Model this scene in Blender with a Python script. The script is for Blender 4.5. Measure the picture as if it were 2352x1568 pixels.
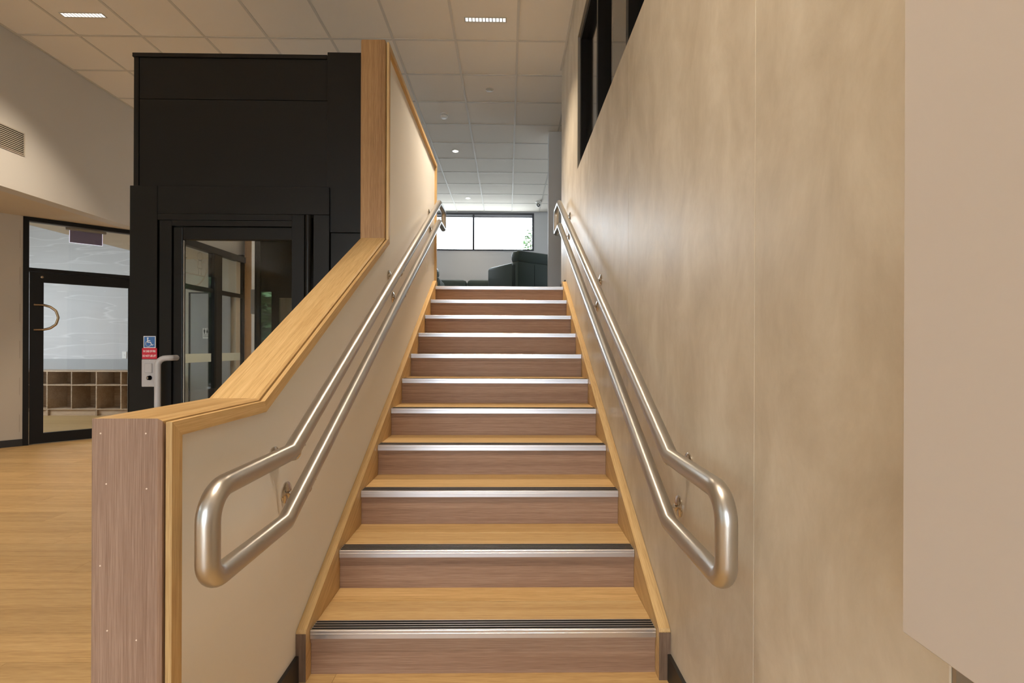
import bpy, bmesh, math, random
from mathutils import Vector, Matrix
for o in list(bpy.data.objects): bpy.data.objects.remove(o, do_unlink=True)
scene = bpy.context.scene
COL = scene.collection

# ------------------------------------------------------------------ camera
HC = 1.1593
cd = bpy.data.cameras.new('camera'); cam = bpy.data.objects.new('camera', cd); COL.objects.link(cam)
cd.sensor_width = 36.0; cd.sensor_fit = 'HORIZONTAL'; cd.lens = 1124.22 / 2352 * 36
cd.shift_x = (1176 - 1181.86) / 2352; cd.shift_y = (794.90 - 784) / 2352
cd.clip_start = 0.02; cd.clip_end = 200
_y, _r = .01454, .00363
_R = Vector((math.cos(_y), -math.sin(_y), 0)); _F = Vector((math.sin(_y), math.cos(_y), 0)); _U = Vector((0, 0, 1))
e1 = _R * math.cos(_r) + _U * math.sin(_r); e2 = _U * math.cos(_r) - _R * math.sin(_r)
m = Matrix((e1, e2, -_F)).transposed().to_4x4(); m.translation = (0, 0, HC)
cam.matrix_world = m
scene.camera = cam

# ------------------------------------------------------------------ world, exposure
w = bpy.data.worlds.new('overcast_sky'); scene.world = w; w.use_nodes = True
bg = w.node_tree.nodes['Background']; bg.inputs[0].default_value = (.83, .91, 1.0, 1); bg.inputs[1].default_value = 16.0
vs = scene.view_settings; vs.view_transform = 'Standard'; vs.look = 'None'; vs.gamma = 1.0; vs.exposure = -0.2; vs.use_curve_mapping = False
LAMP_W = 34.0; LAMP_C = (1.0, .825, .62); DOWN_W = 9.0
def portal(x, y, z, sx, sz, rot):
    l = bpy.data.lights.new('daylight_portal', 'AREA'); l.shape = 'RECTANGLE'; l.size = sx; l.size_y = sz
    l.cycles.is_portal = True
    o = bpy.data.objects.new('daylight_portal', l); COL.objects.link(o); o.location = (x, y, z); o.rotation_euler = rot
PI = math.pi
portal(-.9, 10.86, 3.67, 2.95, .8, (-PI/2, 0, 0))       # far window, shines toward -Y
portal(-1.6, -4.66, 1.5, 3.6, 2.8, (PI/2, 0, 0))        # entry glazing behind the camera
portal(-6.28, -1.9, 1.45, 2.4, 5.0, (0, -PI/2, 0))      # west glazing
portal(3.48, 9.1, 2.75, .9, 1.4, (0, PI/2, 0))           # lounge side window, added out of view for brightness
portal(-9.28, 6.5, 1.8, 1.8, 1.8, (0, -PI/2, 0))        # corridor window

# ------------------------------------------------------------------ materials
MATS = {}
def mat(name, col, rough=.5, metal=0., spec=.5, **kw):
    if name in MATS: return MATS[name]
    M = bpy.data.materials.new(name); M.use_nodes = True; b = M.node_tree.nodes['Principled BSDF']
    b.inputs['Base Color'].default_value = (*col, 1); b.inputs['Roughness'].default_value = rough
    b.inputs['Metallic'].default_value = metal; b.inputs['Specular IOR Level'].default_value = spec
    for k, v in kw.items(): b.inputs[k.replace('_', ' ')].default_value = v
    MATS[name] = M; return M
def nodes(M): return M.node_tree.nodes, M.node_tree.links, M.node_tree.nodes['Principled BSDF']
def ramp(n, stops):
    r = n.new('ShaderNodeValToRGB'); el = r.color_ramp.elements
    while len(el) < len(stops): el.new(.5)
    for e, (p, c) in zip(el, stops): e.position = p; e.color = (*c, 1)
    return r
def timber(name, dark, mid, light, axis, rough=.42, fine=1.0, rot=0., bump=.12, var=.18, spec=.35):
    """long grain streaks along one axis of the object"""
    if name in MATS: return MATS[name]
    M = mat(name, mid, rough, spec=spec); n, l, b = nodes(M)
    tc = n.new('ShaderNodeTexCoord'); oi = n.new('ShaderNodeObjectInfo')
    off = n.new('ShaderNodeVectorMath'); off.operation = 'MULTIPLY_ADD'
    l.new(oi.outputs['Random'], off.inputs[0]); off.inputs[1].default_value = (31, 17, 23); l.new(tc.outputs['Object'], off.inputs[2])
    mp = n.new('ShaderNodeMapping'); mp.vector_type = 'TEXTURE'; mp.inputs['Rotation'].default_value = (rot, 0, 0)
    l.new(off.outputs[0], mp.inputs['Vector'])
    def grain(along, across, det):
        s = n.new('ShaderNodeMapping'); v = [across] * 3; v['XYZ'.index(axis)] = along; s.inputs['Scale'].default_value = v
        l.new(mp.outputs[0], s.inputs['Vector'])
        t = n.new('ShaderNodeTexNoise'); t.inputs['Scale'].default_value = 1; t.inputs['Detail'].default_value = det; t.inputs['Roughness'].default_value = .6
        l.new(s.outputs[0], t.inputs['Vector']); return t
    g1 = grain(.7, 58 * fine, 4); g2 = grain(11, 330 * fine, 3); g3 = grain(.3, 9 * fine, 2)
    mx = n.new('ShaderNodeMix'); mx.data_type = 'FLOAT'; mx.inputs['Factor'].default_value = .42
    m0 = n.new('ShaderNodeMix'); m0.data_type = 'FLOAT'; m0.inputs['Factor'].default_value = .4; l.new(g1.outputs['Fac'], m0.inputs['A']); l.new(g3.outputs['Fac'], m0.inputs['B'])
    l.new(m0.outputs['Result'], mx.inputs['A']); l.new(g2.outputs['Fac'], mx.inputs['B'])
    r = ramp(n, [(.38, dark), (.5, mid), (.62, light)]); l.new(mx.outputs['Result'], r.inputs[0])
    hv = n.new('ShaderNodeHueSaturation'); l.new(r.outputs[0], hv.inputs['Color'])
    mr = n.new('ShaderNodeMapRange'); mr.inputs['To Min'].default_value = 1 - var; mr.inputs['To Max'].default_value = 1 + var
    l.new(oi.outputs['Random'], mr.inputs['Value']); l.new(mr.outputs[0], hv.inputs['Value'])
    l.new(hv.outputs[0], b.inputs['Base Color'])
    bp = n.new('ShaderNodeBump'); bp.inputs['Strength'].default_value = bump; bp.inputs['Distance'].default_value = .001
    l.new(g2.outputs['Fac'], bp.inputs['Height']); l.new(bp.outputs[0], b.inputs['Normal'])
    return M
OD, OM, OL = (.44, .27, .11), (.575, .385, .175), (.67, .48, .24)
T_X = timber('oak_grain_x', OD, OM, OL, 'X'); T_Y = timber('oak_grain_y', OD, OM, OL, 'Y', var=.06); T_Z = timber('oak_grain_z', OD, OM, OL, 'Z', var=.06)
SLOPE = math.atan(.5305)
T_S = timber('oak_grain_slope', OD, OM, OL, 'Y', rot=SLOPE, var=.06)
T_R = timber('oak_riser_baked_light', (.22, .125, .078), (.305, .185, .122), (.38, .25, .17), 'X', var=.06, rough=.5, fine=1.5)  # same oak as the treads, cool dim front light put into the colour
T_N = timber('oak_newel_baked_light', (.22, .13, .088), (.31, .20, .142), (.40, .27, .20), 'Z', var=.05, rough=.5, fine=1.5)  # end board oak, greyed to carry the daylight falling on its front
T_P = timber('oak_post_baked_shade', (.24, .125, .052), (.33, .185, .08), (.41, .245, .115), 'Z', var=.04)  # oak darkened for the stair post's weak light; the rear post shares it
T_F = timber('vinyl_plank_oak', (.38, .235, .095), (.48, .31, .135), (.56, .38, .175), 'X', fine=.45, rough=.45, bump=.05, var=.08)
T_C = timber('cubby_board', (.33, .22, .14), (.45, .32, .21), (.55, .41, .28), 'X', rough=.5)

def mottled(name, c1, c2, c3, rough=.45, spec=.5):
    M = mat(name, c2, rough, spec=spec); n, l, b = nodes(M)
    tc = n.new('ShaderNodeTexCoord'); s = n.new('ShaderNodeMapping'); s.inputs['Scale'].default_value = (1, 1.0, .55)
    l.new(tc.outputs['Object'], s.inputs['Vector'])
    a = n.new('ShaderNodeTexNoise'); a.inputs['Scale'].default_value = 5; a.inputs['Detail'].default_value = 8; a.inputs['Roughness'].default_value = .66; a.inputs['Distortion'].default_value = .35
    l.new(s.outputs[0], a.inputs['Vector'])
    r = ramp(n, [(.34, c1), (.5, c2), (.66, c3)]); l.new(a.outputs['Fac'], r.inputs[0]); l.new(r.outputs[0], b.inputs['Base Color'])
    mr = n.new('ShaderNodeMapRange'); mr.inputs['To Min'].default_value = rough - .05; mr.inputs['To Max'].default_value = rough + .06
    l.new(a.outputs['Fac'], mr.inputs['Value']); l.new(mr.outputs[0], b.inputs['Roughness'])
    bp = n.new('ShaderNodeBump'); bp.inputs['Strength'].default_value = .25; bp.inputs['Distance'].default_value = .0015; l.new(a.outputs['Fac'], bp.inputs['Height']); l.new(bp.outputs[0], b.inputs['Normal'])
    return M
W_PANEL = mottled('stone_look_wall_panel', (.505, .44, .345), (.585, .52, .42), (.665, .605, .505), .45, .8)
def fine_noise(M, scale, amt):
    n, l, b = nodes(M); tc = n.new('ShaderNodeTexCoord'); a = n.new('ShaderNodeTexNoise'); a.inputs['Scale'].default_value = scale; a.inputs['Detail'].default_value = 4
    l.new(tc.outputs['Object'], a.inputs['Vector']); bp = n.new('ShaderNodeBump'); bp.inputs['Strength'].default_value = amt; bp.inputs['Distance'].default_value = .001
    l.new(a.outputs['Fac'], bp.inputs['Height']); l.new(bp.outputs[0], b.inputs['Normal']); return M
PLASTER = fine_noise(mat('warm_white_paint', (.86, .84, .805), .55, spec=.3), 90, .08)
BULK = fine_noise(mat('pale_grey_paint', (.62, .60, .57), .7, spec=.2), 60, .06)
LOUNGE = mat('cool_white_paint', (.66, .66, .67), .7, spec=.2)
CEILT = fine_noise(mat('ceiling_tile_white', (.83, .77, .69), .9, spec=.1), 300, .2)
CEILB = mat('ceiling_grid_white', (.62, .58, .52), .55, spec=.3)
SOFFIT = mat('soffit_paint', (.66, .58, .47), .85, spec=.1)
BLACK = mat('black_powdercoat', (.006, .0055, .005), .45, spec=.25)
LIFTM = mat('lift_charcoal', (.0062, .0055, .005), .42, spec=.25)
SEAM = mat('dark_gap', (.002, .002, .002), .9, spec=0)
ALU = mat('anodised_aluminium', (.66, .66, .70), .36, 1.0)
GRIT = mat('black_grit', (.012, .012, .012), .9, spec=.2)
STEEL = mat('brushed_stainless', (.56, .54, .51), .33, 1.0)
STEEL2 = mat('polished_stainless', (.62, .58, .53), .14, 1.0)
BRASS = mat('bronze_handle', (.38, .28, .17), .32, 1.0)
GREYPL = mat('light_grey_plastic', (.42, .41, .42), .4)
WHITEP = mat('white_plastic', (.78, .76, .73), .4)
SKIRT = mat('black_skirting', (.016, .013, .011), .45)
LEATH = fine_noise(mat('dark_green_leather', (.042, .062, .054), .42, spec=.5), 140, .25)
TILEW = mat('beige_wall_tile', (.50, .44, .36), .35)
GREYD = mat('grey_door_paint', (.33, .33, .34), .5)
GBAND = mat('grey_band_paint', (.36, .355, .35), .6)
CONC = mat('outside_paving', (.55, .54, .51), .9)
BARK = mat('bark', (.10, .07, .05), .9)
MIRROR = mat('tinted_mirror', (.20, .21, .21), .02, 1.0)
def leafmat(name, c):
    M = mat(name, c, .6); n, l, b = nodes(M); oi = n.new('ShaderNodeTexCoord'); a = n.new('ShaderNodeTexNoise'); a.inputs['Scale'].default_value = 6
    l.new(oi.outputs['Object'], a.inputs['Vector']); r = ramp(n, [(.35, tuple(x*.5 for x in c)), (.65, tuple(min(1, x*1.6) for x in c))])
    l.new(a.outputs['Fac'], r.inputs[0]); l.new(r.outputs[0], b.inputs['Base Color']); return M
LEAF = leafmat('foliage_green', (.055, .115, .035))
def glass(name, tint=(.93, .95, .94), ior=1.5, glow=1.0):
    M = bpy.data.materials.new(name); M.use_nodes = True; n = M.node_tree.nodes; l = M.node_tree.links; n.clear()
    out = n.new('ShaderNodeOutputMaterial'); t = n.new('ShaderNodeBsdfTransparent'); t.inputs[0].default_value = (*tint, 1)
    g = n.new('ShaderNodeBsdfGlossy'); g.inputs['Roughness'].default_value = 0.0; g.inputs[0].default_value = (glow, glow, glow, 1)
    fr = n.new('ShaderNodeFresnel'); fr.inputs[0].default_value = ior; mx = n.new('ShaderNodeMixShader')
    ge = n.new('ShaderNodeNewGeometry'); iv = n.new('ShaderNodeMath'); iv.operation = 'SUBTRACT'; iv.inputs[0].default_value = 1.0; l.new(ge.outputs['Backfacing'], iv.inputs[1])
    mu = n.new('ShaderNodeMath'); mu.operation = 'MULTIPLY'; mu.use_clamp = True; l.new(fr.outputs[0], mu.inputs[0]); l.new(iv.outputs[0], mu.inputs[1])   # one reflection per pane: only its entry face mirrors
    l.new(mu.outputs[0], mx.inputs[0]); l.new(t.outputs[0], mx.inputs[1]); l.new(g.outputs[0], mx.inputs[2]); l.new(mx.outputs[0], out.inputs[0])
    MATS[name] = M; return M
GLASS = glass('clear_glass', (.97, .98, .975), 1.5); GLIFT = glass('lift_glass', (.93, .94, .93), 1.42)
FROST = mat('frosted_film', (.62, .66, .60), .7)
def emit(name, col, s):
    M = bpy.data.materials.new(name); M.use_nodes = True; n = M.node_tree.nodes; b = n['Principled BSDF']
    b.inputs['Base Color'].default_value = (.8, .8, .8, 1); b.inputs['Emission Color'].default_value = (*col, 1); b.inputs['Emission Strength'].default_value = s
    MATS[name] = M; return M
LENS = emit('led_lens', (1, .95, .88), 1.3)
def wavemat():
    M = mat('layered_wave_wall', (.6, .6, .6), .7, spec=.2); n, l, b = nodes(M); tc = n.new('ShaderNodeTexCoord')
    s = n.new('ShaderNodeMapping'); s.inputs['Scale'].default_value = (.2, .2, 1.9); l.new(tc.outputs['Object'], s.inputs['Vector'])
    a = n.new('ShaderNodeTexNoise'); a.inputs['Scale'].default_value = 2.4; a.inputs['Detail'].default_value = 2.5; a.inputs['Distortion'].default_value = .25
    l.new(s.outputs[0], a.inputs['Vector'])
    r = ramp(n, [(.36, (.55, .54, .54)), (.475, (.56, .55, .55)), (.49, (.66, .65, .65)), (.505, (.53, .52, .52)), (.60, (.56, .55, .55))]); l.new(a.outputs['Fac'], r.inputs[0])
    l.new(r.outputs[0], b.inputs['Base Color']); return M
WAVE = wavemat()

# ------------------------------------------------------------------ mesh helpers
class MB:
    def __init__(s): s.v = []; s.f = []; s.sm = []
    def add(s, vs_, fs, smooth=False):
        k = len(s.v); s.v += [tuple(p) for p in vs_]; s.f += [tuple(i + k for i in f) for f in fs]; s.sm += [smooth] * len(fs); return s
    def box(s, x0, x1, y0, y1, z0, z1, bev=0.):
        if bev <= 0:
            return s.add([(x0,y0,z0),(x1,y0,z0),(x1,y1,z0),(x0,y1,z0),(x0,y0,z1),(x1,y0,z1),(x1,y1,z1),(x0,y1,z1)],
                         [(0,3,2,1),(4,5,6,7),(0,1,5,4),(1,2,6,5),(2,3,7,6),(3,0,4,7)])
        bm = bmesh.new(); bmesh.ops.create_cube(bm, size=1)
        for q in bm.verts: q.co = ((x0+x1)/2 + q.co.x*(x1-x0), (y0+y1)/2 + q.co.y*(y1-y0), (z0+z1)/2 + q.co.z*(z1-z0))
        bmesh.ops.bevel(bm, geom=bm.edges[:], offset=bev, segments=2 if bev > .004 else 1, affect='EDGES', profile=.5)
        return s.bm(bm, bev > .012)
    def bm(s, bm, smooth=False):
        bm.verts.index_update(); s.add([q.co[:] for q in bm.verts], [[q.index for q in f.verts] for f in bm.faces], smooth); bm.free(); return s
    def prism(s, pts, a, b, axis='X'):
        """polygon extruded along an axis: X -> pts are (y,z); Y -> (x,z); Z -> (x,y)"""
        n = len(pts); mk = {'X': lambda p, t: (t, p[0], p[1]), 'Y': lambda p, t: (p[0], t, p[1]), 'Z': lambda p, t: (p[0], p[1], t)}[axis]
        bm = bmesh.new(); A = [bm.verts.new(mk(p, a)) for p in pts]; B = [bm.verts.new(mk(p, b)) for p in pts]
        bm.faces.new(A); bm.faces.new(B[::-1])
        for i in range(n): bm.faces.new((A[i], B[i], B[(i+1) % n], A[(i+1) % n]))
        bmesh.ops.recalc_face_normals(bm, faces=bm.faces[:]); return s.bm(bm)
    def tube(s, path, r, seg=16, cap=True, radii=None):
        P = [Vector(p) for p in path]; n = len(P); rings = []
        T = [((P[min(i+1, n-1)] - P[i]).normalized() + (P[i] - P[max(i-1, 0)]).normalized()).normalized() for i in range(n)]
        up = Vector((1, 0, 0)) if abs(T[0].x) < .9 else Vector((0, 0, 1)); u = (up - T[0]*up.dot(T[0])).normalized()
        vv = []; ff = []
        for i in range(n):
            u = (u - T[i]*u.dot(T[i])).normalized(); b = T[i].cross(u)
            k = 1.0; bd = None
            if 0 < i < n-1:
                d1 = (P[i]-P[i-1]).normalized(); c = max(.3, d1.dot(T[i])); k = 1/c; bd = (d1 - T[i]*d1.dot(T[i]))
                bd = bd.normalized() if bd.length > 1e-6 else None
            rr = radii[i] if radii else r
            for j in range(seg):
                a = 2*PI*j/seg; o = u*math.cos(a)*rr + b*math.sin(a)*rr
                if bd is not None: o = o + bd*(o.dot(bd)*(k-1))
                vv.append(P[i]+o)
        for i in range(n-1):
            for j in range(seg): ff.append((i*seg+j, i*seg+(j+1) % seg, (i+1)*seg+(j+1) % seg, (i+1)*seg+j))
        s.add(vv, ff, True)
        if cap: k = len(s.v)-len(vv); s.f += [tuple(range(k+seg-1, k-1, -1)), tuple(range(k+(n-1)*seg, k+n*seg))]; s.sm += [False]*2
        return s
    def lathe(s, prof, c, axis, seg=24, smooth=True):
        """prof: (radius, height along axis) list"""
        ax = Vector(axis).normalized(); up = Vector((0, 0, 1)) if abs(ax.z) < .9 else Vector((1, 0, 0)); u = up.cross(ax).normalized(); v = ax.cross(u); c = Vector(c)
        vv = []; ff = []
        for r, h in prof:
            for j in range(seg): a = 2*PI*j/seg; vv.append(c + ax*h + (u*math.cos(a) + v*math.sin(a))*r)
        for i in range(len(prof)-1):
            for j in range(seg): ff.append((i*seg+j, i*seg+(j+1) % seg, (i+1)*seg+(j+1) % seg, (i+1)*seg+j))
        ff += [tuple(range(seg-1, -1, -1)), tuple(range((len(prof)-1)*seg, len(prof)*seg))]
        return s.add(vv, ff, smooth)
    def build(s, name, M, parent=None, local=False, autosmooth=True):
        off = Vector((0, 0, 0))
        if parent is not None and not local:
            p = parent
            while p is not None: off += p.location; p = p.parent
        me = bpy.data.meshes.new(name); me.from_pydata([(a-off.x, b-off.y, c-off.z) for a, b, c in s.v], [], s.f)
        me.polygons.foreach_set('use_smooth', s.sm); me.materials.append(M); me.update()
        if any(s.sm):
            try: me.set_sharp_from_angle(angle=math.radians(40))
            except Exception: pass
        o = bpy.data.objects.new(name, me); COL.objects.link(o)
        if parent is not None: o.parent = parent
        return o
def tag(o, label, cat=None, group=None):
    o['label'] = label
    if cat: o['category'] = cat
    if group: o['group'] = group
    return o
def empty(name, loc=(0, 0, 0), rz=0.): 
    o = bpy.data.objects.new(name, None); COL.objects.link(o); o.location = loc; o.rotation_euler = (0, 0, rz); o.empty_display_size = .1; return o
def thing(name, label, cat, loc=(0, 0, 0), rz=0., group=None): return tag(empty(name, loc, rz), label, cat, group)
def struct(o, label=None):
    o['kind'] = 'structure'
    if label: o['label'] = label
    return o
def bx(name, M, x0, x1, y0, y1, z0, z1, parent=None, bev=0., local=False): return MB().box(x0, x1, y0, y1, z0, z1, bev).build(name, M, parent, local)
def dup(root, loc, rz=None, label=None):
    r = root.copy(); COL.objects.link(r); r.location = loc
    if rz is not None: r.rotation_euler = (0, 0, rz)
    if label: r['label'] = label
    for ch in root.children:
        c = ch.copy(); COL.objects.link(c); c.parent = r
        for g in ch.children: d = g.copy(); COL.objects.link(d); d.parent = c
    return r
def fillet(pts, rad, n=8):
    """polyline with rounded corners; rad[i] = bend radius at point i (0 = mitre)"""
    P = [Vector(p) for p in pts]; out = [P[0]]
    for i in range(1, len(P)-1):
        r = rad[i]
        if r <= 0: out.append(P[i]); continue
        a = (P[i-1]-P[i]).normalized(); b = (P[i+1]-P[i]).normalized(); ang = math.acos(max(-1, min(1, a.dot(b)))); t = r/math.tan(ang/2)
        c = P[i] + (a+b).normalized()*(r/math.sin(ang/2)); s0 = P[i]+a*t-c; s1 = P[i]+b*t-c; tot = math.acos(max(-1, min(1, s0.normalized().dot(s1.normalized()))))
        axis = s0.cross(s1).normalized()
        for k in range(n+1): out.append(c + Matrix.Rotation(tot*k/n, 3, axis) @ s0)
    out.append(P[-1]); return out
def text_mesh(txt, size, M, parent, loc, rot, name='lettering', align='CENTER', sx=1., extr=.0003):
    cu = bpy.data.curves.new(name, 'FONT'); cu.body = txt; cu.size = size; cu.align_x = align; cu.align_y = 'CENTER'; cu.extrude = extr; cu.resolution_u = 3; cu.offset = size*.012
    t = bpy.data.objects.new(name, cu); COL.objects.link(t); dg = bpy.context.evaluated_depsgraph_get(); dg.update()
    me = bpy.data.meshes.new_from_object(t.evaluated_get(dg)); bpy.data.objects.remove(t); me.materials.clear(); me.materials.append(M)
    o = bpy.data.objects.new(name, me); COL.objects.link(o); o.parent = parent; o.location = loc; o.rotation_euler = rot; o.scale = (sx, 1, 1); return o

# ------------------------------------------------------------------ key dimensions (metres)
ZC = 4.117                        # ceiling
XL, XR = -.725, .572              # stair wall faces
SX0, SX1 = -.6894, .5306          # tread ends
Y1, G, RS, N = 1.7289, .29615, .15711, 11
ZU = N*RS                         # upper floor level
YN = 10.79

# ------------------------------------------------------------------ floor
random.seed(4)
fl = struct(bx('floor', mat('floor_substrate', (.48, .28, .12), .5), -9.4, 3.6, -4.8, 9.1, -.2, -.006), 'warm oak plank floor of the lower level')
PW = .18
row = 0; y = .73
while y < 6.7:
    xw = -.9 if y > 1.74 else .9
    x = -6.3 + (row % 3)*.41 - 1.22
    while x < xw:
        a = max(x, -6.3); b = min(x+1.22, xw)
        lim = -4.60 - max(0, 6.5-y-PW)*1.05       # diagonal door wall limit
        if b - a > .05 and b > (-5.6 if y > 5.6 else -7): 
            bx('plank', T_F, a+.0006, b-.0006, y+.0006, min(y+PW, 6.7)-.0006, -.006, 0, fl)
        x += 1.22
    y += PW; row += 1
bx('plank_field', T_F, -9.3, 3.5, -4.7, .729, -.006, -.0005, fl)
bx('plank_field', T_F, -9.3, -2.6, 6.702, 8.9, -.006, -.0005, fl)
bx('plank_field', T_F, -9.3, -6.302, 5.05, 6.70, -.006, -.0005, fl)

# ------------------------------------------------------------------ upper floor
struct(bx('floor_landing', mat('upper_carpet', (.20, .20, .20), .9), -2.6, 3.5, Y1+10*G+.3, YN+.1, ZU-.25, ZU-.004), 'upper level floor behind the top step')
bx('slab_edge', T_X, SX0-.036, SX1+.04, Y1+10*G+.07, Y1+10*G+.3, ZU-.25, ZU-.003, bpy.data.objects['floor_landing'])

# ------------------------------------------------------------------ ceiling with tiles and grid
ce = struct(bx('ceiling', mat('ceiling_void', (.5, .47, .42), .9), -4.75, 3.5, -4.8, YN+.2, ZC+.02, ZC+.2), 'suspended ceiling of square white tiles in a white grid')
X0, Y0 = .0864, 4.7415
tm = None
for i in range(-8, 6):
    for j in range(-2, 11):
        xa, xb, ya, yb = X0+.6*i+.011, X0+.6*(i+1)-.011, Y0+.6*j+.011, min(Y0+.6*(j+1)-.011, YN-.005)
        xa = max(xa, -4.70); xb = min(xb, 3.4)
        if xb-xa < .05 or yb-ya < .04: continue
        bx('ceiling_tile', CEILT, xa, xb, ya, yb, ZC, ZC+.019, ce)
bx('ceiling_field', CEILT, -4.7, 3.4, -4.7, Y0-1.2, ZC, ZC+.019, ce)
for i in range(-7, 6): bx('grid_bar', CEILB, X0+.6*i-.0115, X0+.6*i+.0115, -4.7, YN-.005, ZC-.005, ZC+.015, ce)
for j in range(-15, 11):
    if Y0+.6*j < YN-.03: bx('grid_bar', CEILB, -4.69, 3.39, Y0+.6*j-.0115, Y0+.6*j+.0115, ZC-.0045, ZC+.0145, ce)
bx('wall_angle', CEILB, XR-.02, XR-.001, .62, 5.235, ZC-.006, ZC+.014, ce)
bx('wall_angle', CEILB, -4.695, -4.675, -4.6, 8.6, ZC-.006, ZC+.014, ce)

# ------------------------------------------------------------------ right wall: core, panels, internal window
YE0, YE1 = .622, 5.235
WY0, WY1, WZ0, WZ1 = .9, 4.04, 2.622, 3.72
core = MB()
core.box(XR+.012, .76, YE0, YE1, -.1, WZ0-.012).box(XR+.012, .76, YE0, WY0, WZ0-.012, ZC-.004).box(XR+.012, .76, WY1, YE1, WZ0-.012, ZC-.004).box(XR+.012, .76, WY0, WY1, WZ1, ZC-.004)
wr = struct(core.build('wall_right', BULK), 'mottled beige stone-look panelled wall on the right of the stairs')
seams = [YE0, 1.125, 2.318, 3.499, 4.69, YE1]
for a, b in zip(seams[:-1], seams[1:]):
    a += .0006; b -= .0006
    for (p, q, z0, z1) in ([(a, b, -.0, WZ0)] if b < WY1 else []): MB().box(XR, XR+.011, p, q, z0, z1, .0015).build('wall_panel', W_PANEL, wr)
    if a < WY1 < b: MB().prism([(a, 0), (b, 0), (b, ZC-.006), (WY1, ZC-.006), (WY1, WZ0), (a, WZ0)], XR, XR+.011).build('wall_panel', W_PANEL, wr)
    if a > WY1: MB().box(XR, XR+.011, a, b, 0, ZC-.006, .0015).build('wall_panel', W_PANEL, wr)
MB().box(XR, XR+.011, YE0+.001, WY1-.001, WZ1, ZC-.006).build('wall_panel', W_PANEL, wr)
MB().box(XR, XR+.011, YE0+.001, WY0-.001, WZ0+.001, WZ1-.001).build('wall_panel', W_PANEL, wr)
wn = struct(empty('window_2', (XR, 2.5, WZ0)), 'black framed internal window high in the panelled wall')
bx('reveal_lining', mat('grey_lining', (.24, .215, .18), .5), XR+.001, XR+.02, WY1-.014, WY1-.001, WZ0, WZ1, wn)
bx('reveal_lining', MATS['grey_lining'], XR+.001, XR+.02, WY0, WY1-.014, WZ1-.013, WZ1-.001, wn)
FX0, FX1 = XR+.021, XR+.118
bx('frame_jamb', BLACK, FX0, FX1, WY1-.055, WY1-.002, WZ0, WZ1-.002, wn)
bx('frame_jamb', BLACK, FX0, FX1, WY0+.002, WY0+.055, WZ0, WZ1-.002, wn)
bx('frame_head', BLACK, FX0, FX1, WY0+.055, WY1-.055, WZ1-.055, WZ1-.002, wn)
bx('frame_sill', BLACK, FX0, FX1, WY0+.055, WY1-.055, WZ0+.001, WZ0+.05, wn)
ms = [3.235, 2.415, 1.6]
for q in ms: bx('mullion', BLACK, FX0, FX1, q, q+.05, WZ0+.05, WZ1-.055, wn)
ed = [WY1-.055] + [v for q in ms for v in (q+.05, q)] + [WY0+.055]
for k in range(0, len(ed), 2): bx('pane', GLASS, XR+.066, XR+.072, ed[k+1], ed[k], WZ0+.05, WZ1-.055, wn)
# near end: recess and the projecting off-white bulkhead
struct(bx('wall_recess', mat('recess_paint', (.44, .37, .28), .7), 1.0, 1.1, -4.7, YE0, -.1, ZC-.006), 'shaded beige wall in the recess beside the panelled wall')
bx('end_shade_panel', mat('baked_shade_brown', (.27, .205, .14), .6), XR+.002, .76, YE0-.006, YE0-.0005, 0, ZC-.006, wr)  # brown colour stands in for the shade of the recess
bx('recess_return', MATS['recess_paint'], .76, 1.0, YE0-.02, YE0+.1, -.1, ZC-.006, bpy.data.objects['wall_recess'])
struct(MB().box(.5, .995, -1.5, .612, .80, ZC-.008, .002).build('wall_bulkhead', fine_noise(mat('off_white_paint', (.60, .545, .50), .7, spec=.2), 70, .05)), 'plain off-white projecting bulkhead that stops short of the floor')

# ------------------------------------------------------------------ stairs
st = thing('staircase', 'straight flight of oak steps with ribbed metal nosings between two walls', 'staircase', (-.08, Y1, 0))
for n in range(1, N+1):
    yn = Y1+(n-1)*G; zn = n*RS; x0, x1 = SX0, SX1
    ri = MB().box(x0, x1, yn+.009, yn+.027, zn-RS if n > 1 else -.004, zn-.0435, .0006).build('riser', T_R, st)
    if n < N:
        tr = MB().box(x0, x1, yn+.0082, yn+.198, zn-.043, zn, .0008).build('tread', T_X, st); bx('edge_baked_light', T_R, x0, x1, yn+.004, yn+.008, zn-.043, zn-.0002, tr)  # strip over the tread front, its tone imitates the cooler front light
        MB().box(x0, x1, yn+.1986, yn+G+.02, zn-.043, zn, .0008).build('tread_board', T_X, tr)
    else:
        tr = MB().box(x0, x1, yn+.0082, yn+.07, zn-.043, zn, .0008).build('tread', T_X, st); bx('edge_baked_light', T_R, x0, x1, yn+.004, yn+.008, zn-.043, zn-.0002, tr)
    nb = MB()
    pts = [(yn-.0035, zn-.026), (yn-.0035, zn-.0115), (yn-.0047, zn-.0105), (yn-.0047, zn-.0085), (yn-.0035, zn-.0075), (yn-.0035, zn+.0015), (yn-.0015, zn+.0032), (yn+.0615, zn+.0032), (yn+.0635, zn+.0004), (yn+.003, zn+.0004), (yn+.003, zn-.026)]
    no = nb.prism(pts, x0+.0015, x1-.0015).build('nosing', ALU, st)
    for k in range(4):
        a = yn+.0055+k*.0142
        bx('grip_strip', GRIT, x0+.003, x1-.003, a, a+.0092, zn+.0030, zn+.0036, no)
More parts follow.
